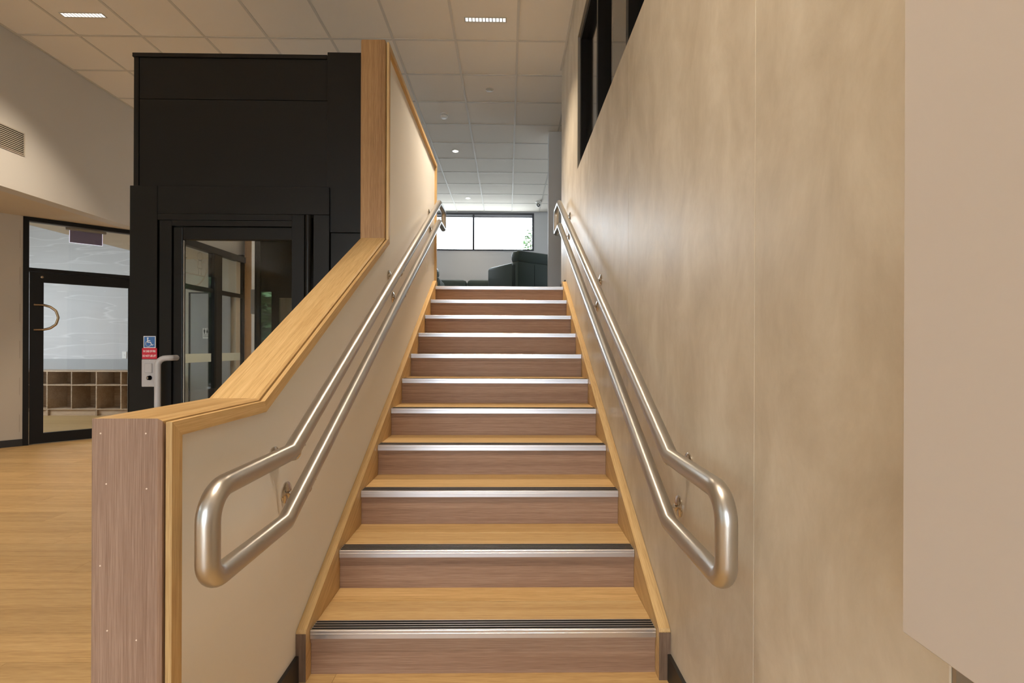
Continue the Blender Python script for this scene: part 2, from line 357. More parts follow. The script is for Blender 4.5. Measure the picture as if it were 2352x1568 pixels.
for nm, xa, xb in (('stringer', XL+.001, SX0-.0006), ('stringer', SX1+.0006, XR-.001)):
    MB().prism([(1.695, .0), (1.695, .168), (1.700, .178), (4.752, 1.790), (4.80, 1.790), (4.81, 1.783), (4.81, 1.40), (2.2, .0)], xa, xb).build(nm, T_S, st)
    sg_ = [o for o in st.children if o.name.startswith('stringer')][-1]; tag(bx('end_grain', timber('oak_end_grain', (.12, .075, .048), (.18, .115, .078), (.25, .17, .12), 'Z', fine=.7), xa, xb, 1.6935, 1.695, .001, .166, sg_), 'dull brown end grain')
# skirting stubs before the stair
b = bx('baseboard_left', SKIRT, XL, XL+.012, 1.12, 1.692, 0, .092); struct(b, 'black skirting at the foot of the white stair wall')
b = bx('baseboard_right', SKIRT, XR-.012, XR, YE0, 1.692, 0, .092); struct(b, 'black skirting at the foot of the panelled wall')
b = bx('baseboard_upper', SKIRT, XR-.012, XR, 4.815, 5.235, ZU, ZU+.085); struct(b, 'black skirting of the panelled wall at the top landing')

# ------------------------------------------------------------------ balustrade wall with timber capping
PO = [(1.03, 0), (1.03, 1.006), (1.43, 1.006), (2.888, 1.792), (2.888, 2.957), (4.88, 2.965), (4.88, ZU)]
def offset_path(P, d):
    out = []
    for i, p in enumerate(P):
        ns = []
        for a, b in ((i-1, i), (i, i+1)):
            if 0 <= a and b < len(P):
                t = Vector((P[b][0]-P[a][0], P[b][1]-P[a][1])).normalized(); ns.append(Vector((t.y, -t.x)))
        if len(ns) == 1: v = ns[0]*d
        else: s = ns[0]+ns[1]; v = s*(2*d/s.dot(s))/1.0 if s.length > 1e-6 else ns[0]*d
        out.append((p[0]+v.x, p[1]+v.y))
    return out
wb = struct(empty('wall_balustrade', (-.79, 1.03, 0)), 'white stair wall stepping up beside the lift, edged in oak')
inn = offset_path(PO, .022)
poly = [inn[0]] + inn[1:6] + [(inn[5][0], 0)]
MB().prism([(inn[0][0], 0)] + inn[1:6] + [(inn[5][0], 0)], -.862, XL).build('plaster_face', PLASTER, wb)
CH = .006
def cap_piece(i, M, name, x0=-.868, x1=-.722):
    a, b = PO[i], PO[i+1]; q = offset_path(PO, .0215); r = offset_path(PO, CH)
    # section with chamfered arrises: outer face narrower by CH
    vv = []
    for (p, pr, pq) in ((a, r[i], q[i]), (b, r[i+1], q[i+1])):
        vv += [(x0, *pq), (x0, *pr), (x0+CH, *p), (x1-CH, *p), (x1, *pr), (x1, *pq)]
    fs = [(0, 1, 2, 3, 4, 5), (11, 10, 9, 8, 7, 6)] + [(k, 6+k, 6+(k+1) % 6, (k+1) % 6) for k in range(6)]
    bm = bmesh.new(); V = [bm.verts.new(v) for v in vv]
    for f in fs: bm.faces.new([V[k] for k in f])
    bmesh.ops.recalc_face_normals(bm, faces=bm.faces[:]); return MB().bm(bm).build(name, M, wb)
tag(cap_piece(0, T_N, 'end_board'), 'oak board on the end of the stair wall, painted greyish-pink for cool daylight')
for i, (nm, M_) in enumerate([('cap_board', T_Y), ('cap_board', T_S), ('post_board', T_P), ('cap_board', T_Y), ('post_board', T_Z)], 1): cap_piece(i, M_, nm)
t0 = offset_path(PO, .0085); t1 = offset_path(PO, .041); tb = offset_path(PO, .0225)
for i, M_ in enumerate([T_Z, T_Y, T_S, T_Z, T_Y, T_Z]):
    MB().prism([t0[i], t0[i+1], t1[i+1], t1[i]], -.7165, -.7035).prism([tb[i], tb[i+1], t1[i+1], t1[i]], XL, -.7165).build('edge_trim', M_, wb)
# filler dots over the nails
NAIL = mat('pale_filler', (.75, .62, .5), .6); nl = MB()
for (x, z) in [(-.845, .975), (-.752, .975), (-.833, .87), (-.75, .86), (-.83, .565), (-.77, .545), (-.845, .70)]: nl.lathe([(.0016, 0), (.0016, .0006)], (x, 1.03, z), (0, -1, 0), 8, False)
tag(nl.build('nail_filler', NAIL, wb), 'pale filler dots over nail holes')

# ------------------------------------------------------------------ handrails
def handrail(label, cx, side, yk_u, zk_u, yk_l, zk_l, yend, ytop_u, ytop_l, ytop_end):
    wallx = XL if side < 0 else XR
    h = thing('handrail', label, 'handrail', (cx, 1.1, zk_l))
    s = .5305; zt_u = zk_u+s*(ytop_u-yk_u); zt_l = zk_l+s*(ytop_l-yk_l)
    pts = [(2.9, zk_u+s*(2.9-yk_u)), (yk_u, zk_u), (yend, zk_u), (yend, zk_l), (yk_l, zk_l), (ytop_l, zt_l), (ytop_end, zt_l), (ytop_end, zt_u), (ytop_u, zt_u), (2.9, zk_u+s*(2.9-yk_u))]
    rad = [0, 0, .066, .046, 0, 0, .04, .05, 0, 0]
    path = fillet([(cx, *p) for p in pts], rad, 10)
    MB().tube(path, .0246, 28, cap=False).build('rail', STEEL, h)
    for up, ys in ((1, (1.53, 2.99, 4.475)), (0, (1.615, 3.095, 4.545))):
        for yb in ys:
            zr = (zk_u+s*(yb-yk_u)) if up else (zk_l+s*(yb-yk_l)); zw = zr-.062; d = 1 if side < 0 else -1
            br = MB().lathe([(.035, 0), (.035, .004), (.032, .0065), (.010, .015)], (wallx, yb, zw), (d, 0, 0), 24).build('wall_rose', STEEL2, h)
            MB().tube(fillet([(wallx+d*.01, yb, zw), (cx, yb, zw-.004), (cx, yb, zr-.022)], [0, .022, 0], 6), .0062, 10).build('bracket_arm', STEEL2, br)
            MB().box(cx-.011, cx+.011, yb-.024, yb+.024, zr-.0285, zr-.0225, .002).build('saddle', STEEL2, br)
    return h
handrail('brushed steel double handrail looped at its ends on the white stair wall', -.645, -1, 1.472, .841, 1.436, .645, 1.066, 4.60, 4.60, 4.93)
handrail('brushed steel double handrail looped at its ends on the mottled panelled wall', .495, 1, 1.478, .826, 1.486, .624, 1.097, 4.72, 4.67, 5.02)

# ------------------------------------------------------------------ left bulkhead, soffit, door wall
struct(MB().box(-4.86, -4.70, -4.7, 8.6, 2.63, ZC+.02).box(-4.86, -4.72, 8.6, 9.0, -.05, ZC+.02).build('wall_left', BULK), 'pale grey bulkhead wall above the glazed entry door')
struct(bx('ceiling_soffit', SOFFIT, -5.88, -4.86, -4.7, 8.475, 2.63, 2.75), 'tan underside of the bulkhead')
struct(bx('ceiling_corridor', LOUNGE, -9.3, -5.88, 4.9, 8.6, 3.5, 3.6), 'high corridor ceiling behind the glass door')
bx('fascia', LOUNGE, -5.90, -5.88, 5.0, 8.475, 2.63, 3.5, bpy.data.objects['ceiling_corridor'])
struct(bx('ceiling_entry', SOFFIT, -6.3, -5.88, -4.7, 5.2, 2.63, 2.75), 'entry soffit')
DA = math.atan2(.6897, .7241)
dw = struct(empty('wall_diagonal', (-5.53, 5.694, 0), DA), 'beige ribbed wall beside the glass door')
bx('wall_face', TILEW, -1.2, -.02, 0, .12, 0, 2.63, dw, local=True)
bx('wall_face', TILEW, 1.035, 1.28, 0, .12, 0, 2.63, dw, local=True)
bx('skirting', SKIRT, -1.2, -.02, -.012, 0, 0, .08, dw, local=True)
for k in range(6): bx('wall_joint', mat('joint_beige', (.36, .30, .23), .7), -.046, -.042, -.0015, .001, .16+k*.42, .16+k*.42+.2, dw, local=True)
d1 = struct(empty('door_1', (-5.53, 5.694, 0), DA), 'black framed glass door with a transom light and curved bronze pull')
def L(name, M, *a, parent=d1, bev=0.): return bx(name, M, *a, parent=parent, bev=bev, local=True)
L('frame_jamb', BLACK, -.02, .03, -.01, .10, 0, 2.626); L('frame_jamb', BLACK, .985, 1.035, -.01, .10, 0, 2.626)
L('frame_head', BLACK, .03, .985, -.01, .10, 2.583, 2.626); L('frame_transom', BLACK, .03, .985, -.01, .10, 2.003, 2.045)
L('transom_bead', mat('grey_bead', (.10, .09, .08), .4), .03, .985, -.004, .02, 2.572, 2.58)
L('transom_pane', GLASS, .03, .985, .045, .051, 2.045, 2.583)
leaf = L('door_leaf', BLACK, .033, .152, .0, .045, .008, 2.0); 
L('stile', BLACK, .932, .982, .0, .045, .008, 2.0, parent=leaf); L('rail', BLACK, .152, .932, .0, .045, 1.884, 2.0, parent=leaf); L('rail', BLACK, .152, .932, .0, .045, .008, .126, parent=leaf)
L('pane', GLASS, .152, .932, .02, .026, .126, 1.884, parent=leaf)
hp = [(.075, -.0, 1.62), (.15, -.045, 1.618), (.205, -.065, 1.60), (.255, -.075, 1.555), (.275, -.08, 1.475), (.255, -.075, 1.395), (.205, -.065, 1.348), (.15, -.045, 1.332), (.075, 0, 1.33)]
MB().tube(fillet(hp, [0]+[.04]*7+[0], 3), .0135, 12).build('pull_handle', BRASS, leaf, local=True)
MB().lathe([(.013, 0), (.013, .004), (.007, .006)], (.139, 0, 1.945), (0, -1, 0), 16).build('latch_dot', BRASS, leaf, local=True)
# corridor behind the door
struct(bx('wall_wave', WAVE, -9.3, -5.62, 8.475, 8.6, 0, 3.6), 'pale layered wave-pattern wall behind the glass door')
bx('grey_band', GBAND, -9.2, -5.62, 8.468, 8.474, .735, .915, bpy.data.objects['wall_wave'])
struct(MB().box(-9.3, -9.2, 4.95, 5.6, 0, 3.6).box(-9.3, -9.2, 7.4, 8.6, 0, 3.6).box(-9.3, -9.2, 5.6, 7.4, 0, .9).box(-9.3, -9.2, 5.6, 7.4, 2.7, 3.6).build('wall_corridor_side', LOUNGE), 'corridor side wall with a window')
w4 = struct(bx('window_4', GLASS, -9.26, -9.255, 5.6, 7.4, .9, 2.7), 'corridor side window')
struct(bx('wall_corridor_near', LOUNGE, -9.3, -6.2, 4.95, 5.05, 0, 3.6), 'corridor near wall')
struct(bx('wall_tile', TILEW, -5.62, -4.66, 8.475, 8.6, 0, 2.63), 'beige tiled wall seen through the lift glass')
dr = thing('restroom_door', 'grey door seen through the lift glass', 'door', (-5.18, 8.47, 0))
bx('leaf', GREYD, -5.42, -4.74, 8.44, 8.47, .005, 2.04, dr)
MB().box(-5.445, -5.42, 8.435, 8.474, 0, 2.06).box(-5.42, -4.72, 8.435, 8.474, 2.04, 2.06).build('door_frame', BLACK, dr)
sg = thing('restroom_sign', 'small white restroom sign with dark figures on the grey door', 'sign', (-5.14, 8.4395, 1.36))
bx('plate', WHITEP, -5.205, -5.055, 8.436, 8.4395, 1.27, 1.45, sg)
ICON = mat('sign_ink', (.03, .03, .035), .6)
for k, xx in enumerate((-5.175, -5.13, -5.085)):
    f = MB().lathe([(.008, 0), (.008, .001)], (xx, 8.4358, 1.433), (0, -1, 0), 10, False)
    if k == 0: f.prism([(xx-.014, 1.42), (xx+.014, 1.42), (xx+.014, 1.385), (xx+.008, 1.385), (xx+.008, 1.355), (xx-.008, 1.355), (xx-.008, 1.385), (xx-.014, 1.385)], 8.4348, 8.4358, 'Y')
    elif k == 1: f.prism([(xx-.006, 1.42), (xx+.006, 1.42), (xx+.016, 1.378), (xx+.006, 1.378), (xx+.006, 1.355), (xx-.006, 1.355), (xx-.006, 1.378), (xx-.016, 1.378)], 8.4348, 8.4358, 'Y')
    else: f.prism([(xx-.006, 1.42), (xx+.003, 1.42), (xx+.003, 1.395), (xx+.014, 1.395), (xx+.016, 1.365), (xx+.008, 1.365), (xx+.006, 1.385), (xx-.006, 1.385)], 8.4348, 8.4358, 'Y').prism([(xx-.014, 1.40), (xx-.010, 1.40), (xx-.010, 1.37), (xx+.004, 1.358), (xx+.004, 1.353), (xx-.013, 1.363)], 8.4348, 8.4358, 'Y')
    f.build('figure', ICON, sg)
text_mesh('Unisex', .026, ICON, sg, (-5.19+5.14, -.0045, 1.335-1.36), (PI/2, 0, 0), align='LEFT')
text_mesh('& Shower', .026, ICON, sg, (-5.19+5.14, -.0045, 1.308-1.36), (PI/2, 0, 0), align='LEFT')
# cubby shelving
cb = thing('cubby_shelf', 'low oak pigeonhole shelf against the wave-pattern wall', 'shelf', (-7.2, 8.3, 0))
cx0, cx1, cy0, cy1, cz1 = -8.72, -6.2, 8.10, 8.466, .735
yc = 8.475-8.10
vx = [-8.69, -8.28, -7.862, -7.448, -7.03, -6.613, -6.21]
sc = 8.10/8.475
for x in vx: MB().box(x*sc-.009, x*sc+.009, cy0, cy1, .09, cz1-.02, .001).build('upright', T_C, cb)
for z0, z1 in ((cz1-.02, cz1), (.49, .508), (.095, .113)): MB().box(vx[0]*sc-.01, vx[-1]*sc+.01, cy0-.002, cy1, z0, z1, .001).build('shelf_board', T_C, cb)
bx('back_panel', T_C, vx[0]*sc, vx[-1]*sc, cy1-.008, cy1, .1, cz1-.02, cb); bx('plinth', T_C, vx[0]*sc, vx[-1]*sc, cy0+.03, cy0+.05, 0, .095, cb)
for x in (vx[2], vx[4]): bx('foot', T_C, x*sc-.015, x*sc+.015, cy0, cy0+.03, 0, .095, cb)
sw = thing('light_switch', 'white light switch plate on the wave-pattern wall', 'switch', (-6.55, 8.474, .99))
MB().box(-6.59, -6.515, 8.466, 8.475, .925, 1.045, .002).build('plate', WHITEP, sw); MB().box(-6.56, -6.545, 8.462, 8.466, .97, .995, .001).build('rocker', WHITEP, sw)
# exit sign hanging behind the door
ex = thing('exit_sign', 'dark purple acrylic exit sign hanging behind the door transom', 'sign', (-5.345, 6.285, 2.63), DA)
bx('housing', mat('sign_housing', (.34, .30, .25), .6), -.195, .195, -.03, .03, -.045, 0, ex, .003, True)
bx('panel', mat('purple_acrylic', (.22, .175, .27), .25), -.155, .155, -.004, .004, -.195, -.045, ex, 0, True)
e_ = emit('edge_lit_acrylic', (.85, .8, 1), .9)
bx('lit_edge', e_, -.160, -.155, -.005, .005, -.2, -.045, ex, 0, True); bx('lit_edge', e_, .155, .160, -.005, .005, -.2, -.045, ex, 0, True); bx('lit_edge', e_, -.155, .155, -.005, .005, -.2, -.195, ex, 0, True)

# ------------------------------------------------------------------ glazed partition behind the lift
pt = struct(empty('window_3', (-4.66, 7.6, 0)), 'black framed glazed partition seen through the lift')
PY = [6.56, 7.785, 7.99, 8.62]
bx('frame_post', BLACK, -4.71, -4.63, 6.50, 6.56, 0, 2.74, pt); bx('mullion', BLACK, -4.72, -4.62, 7.785, 7.99, 0, 2.70, pt); bx('frame_post', BLACK, -4.71, -4.63, 8.62, 8.68, 0, 2.74, pt)
bx('frame_head', BLACK, -4.698, -4.61, 6.50, 8.68, 2.60, 2.70, pt); 
for a, b in ((6.56, 7.785), (7.99, 8.62)):
    bx('transom', BLACK, -4.71, -4.63, a, b, 1.98, 2.045, pt); bx('pane', GLASS, -4.668, -4.662, a, b, 2.045, 2.60, pt); p = bx('pane', GLASS, -4.668, -4.662, a, b, .06, 1.98, pt)
    bx('frosted_strip', FROST, -4.660, -4.658, a+.02, b-.02, .90, 1.03, pt); bx('bottom_rail', BLACK, -4.70, -4.64, a, b, 0, .06, pt)
# etched line drawing of two children in a ring on the transom glass
ET = mat('etched_grey', (.30, .27, .23), .7); et = MB(); ex0 = -4.659
def ring(cy_, cz_, r, w_, a0=0, a1=2*PI, n_=40):
    P = [(cy_+r*math.cos(a0+(a1-a0)*k/n_), cz_+r*math.sin(a0+(a1-a0)*k/n_)) for k in range(n_+1)]; line(P, w_)
def line(P, w_=.012):
    for (a, b), (c, d) in zip(P[:-1], P[1:]):
        t = Vector((c-a, d-b)); 
        if t.length < 1e-5: continue
        t.normalize(); nx, nz = -t.y*w_/2, t.x*w_/2
        et.add([(ex0, a+nx, b+nz), (ex0, c+nx, d+nz), (ex0, c-nx, d-nz), (ex0, a-nx, b-nz)], [(0, 1, 2, 3)])
CYc, CZc = 7.26, 2.43
ring(CYc, CZc, .40, .022, PI*1.06, PI*1.94); line([(CYc-.34, CZc-.22), (CYc+.34, CZc-.22)], .014)
for dy in (-.2, .22):
    q = CYc+dy; ring(q, CZc+.07, .062, .011, 0, 2*PI, 20)
    line([(q-.03, CZc+.01), (q-.055, CZc-.11), (q+.055, CZc-.11), (q+.03, CZc+.01), (q-.03, CZc+.01)]); line([(q-.025, CZc-.11), (q-.03, CZc-.21)]); line([(q+.025, CZc-.11), (q+.03, CZc-.21)]); line([(q-.04, CZc-.02), (q-.12, CZc+.0)]); line([(q+.04, CZc-.02), (q+.12, CZc+.0)])
et.build('etched_decal', ET, pt)
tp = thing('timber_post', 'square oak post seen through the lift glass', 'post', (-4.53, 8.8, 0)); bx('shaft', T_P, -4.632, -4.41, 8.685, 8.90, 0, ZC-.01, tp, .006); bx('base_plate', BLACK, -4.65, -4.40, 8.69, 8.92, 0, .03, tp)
struct(bx('wall_rear', BULK, -4.86, -2.6, 8.95, 9.1, -.1, ZC+.02), 'rear wall of the lower level behind the lift')
struct(bx('wall_lounge_side', LOUNGE, -2.7, -2.6, 5.2, YN+.1, -.1, ZC+.02), 'side wall of the upper lounge')

# ------------------------------------------------------------------ platform lift
LY = 3.1
lf = thing('platform_lift', 'black enclosed platform lift with glazed door beside the stairs', 'lift', (-1.6, LY, 0))
LX0, LX1, LYB = -2.345, -.875, 4.62
def lb(name, M, x0, x1, y0, y1, z0, z1, parent=lf, bev=0.): return bx(name, M, x0, x1, y0, y1, z0, z1, parent, bev)
lb('corner_post', LIFTM, LX0, LX0+.03, LY, LY+.05, 2.151, 2.961); 
hd = lb('header_panel', LIFTM, LX0+.033, -1.141, LY+.004, LY+.06, 2.704, 2.961)
lb('header_panel', LIFTM, LX0+.033, -1.141, LY+.004, LY+.06, 2.151, 2.700)
lb('top_trim', LIFTM, LX0-.006, -1.141, LY-.006, LY+.06, 2.962, 2.986)
lb('side_column', LIFTM, -1.139, LX1, LY-.004, LY+.06, 1.871, 3.004, bev=.0015); lb('side_column', LIFTM, -1.114, LX1, LY-.004, LY+.06, 0, 1.867, bev=.0015)
# lower door surround, a little proud
SY = LY-.02
lb('surround_post', LIFTM, LX0-.008, -2.184, SY, LY+.06, 0, 2.151, bev=.0015); lb('surround_head', LIFTM, -2.182, -1.118, SY, LY+.06, 1.978, 2.151, bev=.0015)
lb('surround_head', LIFTM, -2.182, -1.346, SY+.001, LY+.06, 1.94, 1.9765); lb('surround_post', LIFTM, -1.216, -1.118, SY, LY+.06, 0, 1.976, bev=.0015)
dl = lb('lift_door', LIFTM, -2.171, -2.096, SY+.003, SY+.045, .02, 1.937)
lb('stile', LIFTM, -2.094, -2.034, SY+.012, SY+.045, .02, 1.90, dl, .006); lb('rail', LIFTM, -2.094, -1.346, SY+.003, SY+.045, 1.903, 1.937, dl); lb('rail', LIFTM, -2.034, -1.346, SY+.012, SY+.045, 1.818, 1.901, dl, .006); lb('rail', LIFTM, -2.034, -1.346, SY+.012, SY+.045, .02, .3, dl)
lb('pane', GLIFT, -2.034, -1.35, SY+.028, SY+.034, .3, 1.818, dl); lb('glazing_bead', mat('pale_bead', (.45, .44, .42), .4), -2.034, -2.031, SY+.02, SY+.03, .3, 1.816, dl)
lb('hinge_stile', LIFTM, -1.346, -1.268, SY-.012, SY+.04, .02, 1.973, dl, .002)
MB().tube([(-1.248, SY+.0, .02), (-1.248, SY, 1.972)], .0185, 20).build('hinge_tube', LIFTM, dl)
# left side glazed, rear and right closed
lb('rear_post', LIFTM, LX0, LX0+.05, LYB-.05, LYB, 0, 2.98); lb('side_rail', LIFTM, LX0, LX0+.03, LY+.06, LYB-.05, 2.2, 2.98); lb('side_rail', LIFTM, LX0, LX0+.03, LY+.06, LYB-.05, 0, .25)
lb('side_pane', GLIFT, LX0+.012, LX0+.018, LY+.06, LYB-.05, .25, 2.2)
lb('rear_panel', LIFTM, LX0+.05, LX1, LYB-.04, LYB, 0, 2.98); lb('side_panel', LIFTM, LX1-.03, LX1, LY+.06, LYB-.04, 0, 2.98); lb('roof_panel', LIFTM, LX0+.03, LX1-.03, LY+.06, LYB-.04, 2.92, 2.98)
lb('rear_mirror', MIRROR, LX0+.06, LX0+.155, LYB-.046, LYB-.041, .4, 1.655); lb('rear_mirror', MIRROR, LX0+.225, LX1-.15, LYB-.046, LYB-.041, .4, 1.60)
lb('lift_floor', mat('lift_floor_grey', (.08, .08, .08), .6), LX0+.03, LX1-.03, LY+.06, LYB-.04, .02, .08); 
# controls
lb('call_plate', GREYPL, -2.272, -2.165, SY-.008, SY, .899, 1.070, bev=.003)
cp = [o for o in lf.children if o.name.startswith('call_plate')][0]
lb('call_button', GREYPL, -2.250, -2.203, SY-.014, SY-.008, .985, 1.046, cp, .004); MB().lathe([(.014, 0), (.014, .004), (.012, .014), (.0115, .016)], (-2.218, SY-.008, .955), (-.25, -1, 0), 18).build('key_switch', SEAM, cp)
MB().lathe([(.008, 0), (.008, .002)], (-2.2222, SY-.0236, .955), (-.25, -1, 0), 14, False).build('key_barrel', STEEL2, cp)
for z in (1.063, .906): MB().lathe([(.003, 0), (.003, .001)], (-2.22, SY-.008, z), (0, -1, 0), 8, False).build('screw', STEEL, cp)
tag(MB().tube(fillet([(-2.068, SY+.02, 1.080), (-2.075, SY-.035, 1.080), (-2.142, SY-.050, 1.076), (-2.142, SY-.050, .45), (-2.11, SY-.035, .43), (-2.068, SY+.02, .43)], [0, .02, .045, .03, .02, 0], 6), .0175, 16).build('pull_handle', GREYPL, lf), 'light grey pull handle')
# stickers
BLUE = mat('sign_blue', (.035, .13, .36), .5); RED = mat('sign_red', (.50, .012, .035), .5); INK = mat('sign_white', (.86, .85, .85), .5)
ss = tag(lb('access_sign', INK, -2.264, -2.190, SY-.0015, SY, 1.141, 1.214), 'blue wheelchair access sticker with white border')
lb('sign_field', BLUE, -2.2605, -2.1935, SY-.002, SY-.0015, 1.1445, 1.2105, ss)
ic = MB(); yy = SY-.0023
def ln(P, w_=.0042):
    for (a, b), (c, d) in zip(P[:-1], P[1:]):
        t = Vector((c-a, d-b)).normalized(); nx, nz = -t.y*w_/2, t.x*w_/2; ex_, ez = t.x*w_*.3, t.y*w_*.3
        ic.add([(a+nx-ex_, yy, b+nz-ez), (a-nx-ex_, yy, b-nz-ez), (c-nx+ex_, yy, d-nz+ez), (c+nx+ex_, yy, d+nz+ez)], [(0, 1, 2, 3)])
ox, oz = -2.230, 1.1765
ic.lathe([(.0045, 0), (.0045, .0004)], (ox-.0075, SY-.002, oz+.0245), (0, -1, 0), 14, False)
ln([(ox-.0085, oz+.018), (ox-.0075, oz-.001)], .0055); ln([(ox-.008, oz+.009), (ox+.007, oz+.009)]); ln([(ox-.0075, oz-.001), (ox+.010, oz-.001), (ox+.0175, oz-.019), (ox+.026, oz-.0155)])
ln([(ox-.004+.0165*math.cos(t), oz-.010+.0165*math.sin(t)) for t in [math.radians(118+k*12) for k in range(19)]], .0036)
ic.build('wheelchair_symbol', INK, ss)
fs = tag(lb('fire_sign', RED, -2.273, -2.181, SY-.0015, SY, 1.0725, 1.1395), 'red fire warning sticker with white lettering')
for txt, z in (('IN CASE OF FIRE', 1.1195), ('DO NOT USE LIFT', 1.0905)):
    text_mesh(txt, .0185, INK, fs, (-2.227+1.6, -.0226, z), (PI/2, 0, 0), sx=.56, extr=.0002)

# ------------------------------------------------------------------ ceiling fittings
def linear_light(x, y, label, visible=True):
    t = thing('linear_light', label, 'light', (x, y, ZC), group='recessed linear lights of the main ceiling')
    hl, hw = .185, .027
    MB().box(-hl-.006, hl+.006, -hw-.006, -hw, -.004, 0).box(-hl-.006, hl+.006, hw, hw+.006, -.004, 0).box(-hl-.006, -hl, -hw, hw, -.004, 0).box(hl, hl+.006, -hw, hw, -.004, 0).build('trim_frame', mat('fitting_trim', (.5, .47, .42), .5), t, True)
    bx('reflector', mat('fitting_black', (.05, .045, .04), .4), -hl, hl, -hw, hw, -.0012, -.0002, t, 0, True)
    n = 12; p = 2*hl/n
    for k in range(n): MB().box(-hl+k*p+.0035, -hl+(k+1)*p-.0035, -hw+.003, hw-.003, -.0030, -.0012, .0008).build('led_lens', LENS, t, True)
    l = bpy.data.lights.new('linear_lamp', 'AREA'); l.shape = 'RECTANGLE'; l.size = .36; l.size_y = .05; l.energy = LAMP_W; l.color = LAMP_C; l.spread = math.radians(100)
    o = bpy.data.objects.new('linear_lamp', l); COL.objects.link(o); o.parent = t; o.location = (0, 0, -.006)
    return t
linear_light(-.209, 4.44, 'slim recessed linear light above the stairs')
linear_light(-3.82, 4.45, 'slim recessed linear light near the pale grey bulkhead')
for x, y, lab in ((-.209, .84, 'linear light straight above the foot of the stairs'), (-.209, -2.76, 'linear light beside the entry glazing, on the bulkhead side'),
                  (-3.82, .84, 'linear light in front of the lift door, beside the bulkhead wall'), (-3.82, -2.76, 'linear light in the corner of entry glazing and side windows'), (-3.22, 7.44, 'linear light added out of view behind the lift, beside the glazed partition')):  # the last lamp is added to brighten the space behind the lift
    linear_light(x, y, 'recessed ' + lab)
def downlight(x, y, label):
    t = thing('downlight', label, 'light', (x, y, ZC), group='round downlights of the upper lounge')
    MB().lathe([(.055, 0), (.055, -.003), (.048, -.005), (.042, -.003), (.040, -.001)], (0, 0, 0), (0, 0, 1), 28).build('rim', WHITEP, t, True)
    MB().lathe([(.040, -.0012), (.040, -.0032)], (0, 0, 0), (0, 0, 1), 24, False).build('lens', emit('downlight_lens', (1, .9, .75), 9) if 'downlight_lens' not in MATS else MATS['downlight_lens'], t, True)
    l = bpy.data.lights.new('downlight_lamp', 'AREA'); l.shape = 'DISK'; l.size = .075; l.energy = DOWN_W; l.color = (1, .82, .6); l.spread = math.radians(120)
    o = bpy.data.objects.new('downlight_lamp', l); COL.objects.link(o); o.parent = t; o.location = (0, 0, -.008)
downlight(-.80, 7.445, 'small bright downlight next after the smoke detector'); downlight(-.80, 9.807, 'small bright downlight close to the lounge window')
sd = thing('smoke_detector', 'white domed smoke detector on the ceiling tile', 'smoke detector', (-.819, 6.26, ZC))
MB().lathe([(.055, 0), (.055, -.012), (.050, -.018)], (0, 0, 0), (0, 0, 1), 28).build('base', WHITEP, sd, True); MB().lathe([(.047, -.024), (.047, -.036), (.036, -.050), (.010, -.054)], (0, 0, 0), (0, 0, 1), 28).build('chamber', WHITEP, sd, True)
MB().lathe([(.040, -.018), (.040, -.024)], (0, 0, 0), (0, 0, 1), 24, False).build('vent_gap', GREYD, sd, True)
for k in range(3): a = 2*PI*k/3-PI/2; MB().box(.036*math.cos(a)-.004, .036*math.cos(a)+.004, .036*math.sin(a)-.004, .036*math.sin(a)+.004, -.053, -.02).build('vent_rib', WHITEP, sd, True)
el = thing('emergency_light', 'flat round emergency light with a tiny lamp in the ceiling', 'light', (-.214, 5.653, ZC))
MB().lathe([(.048, 0), (.047, -.004), (.040, -.007), (.020, -.008)], (0, 0, 0), (0, 0, 1), 28).build('rim', CEILB, el, True); MB().lathe([(.012, -.008), (.010, -.014), (.003, -.017)], (0, 0, 0), (0, 0, 1), 16).build('lamp_lens', WHITEP, el, True)
for s_ in (-1, 1): MB().lathe([(.004, -.007), (.004, -.010)], (s_*.026, 0, 0), (0, 0, 1), 10).build('indicator', GREYD, el, True)
sc_ = thing('security_camera', 'small white turret camera hung under the lounge ceiling', 'camera', (.623, 10.0, ZC))
MB().lathe([(.062, 0), (.060, -.018), (.040, -.028)], (0, 0, 0), (0, 0, 1), 24).build('mount', WHITEP, sc_, True); MB().lathe([(.012, -.055), (.036, -.048), (.048, -.020), (.048, .01), (.040, .035), (.015, .046)], (0, 0, -.062), (.15, 1, .35), 24).build('ball', WHITEP, sc_, True)
MB().lathe([(.034, 0), (.034, .006), (.028, .008)], (-.004, -.040, -.082), (-.12, -1, -.42), 20).build('lens_face', mat('lens_black', (.01, .01, .012), .1), sc_, True)
gr = thing('air_grille', 'slotted air supply grille in the pale grey bulkhead', 'vent', (-4.70, 4.45, 3.1))
MB().box(-4.699, -4.694, 4.05, 4.825, 2.985, 2.995).box(-4.699, -4.694, 4.05, 4.825, 3.197, 3.207).box(-4.699, -4.694, 4.815, 4.825, 2.995, 3.197).box(-4.699, -4.694, 4.05, 4.06, 2.995, 3.197).build('frame', mat('grille_paint', (.50, .45, .38), .5), gr)
bx('backing', SEAM, -4.699, -4.6975, 4.06, 4.815, 2.995, 3.197, gr)
for k in range(11): z = 3.002+k*.0178; MB().prism([(-4.6972, z), (-4.689, z-.004), (-4.689, z+.004), (-4.6972, z+.0085)], 4.06, 4.815, 'Y').build('slat', MATS['grille_paint'], gr)

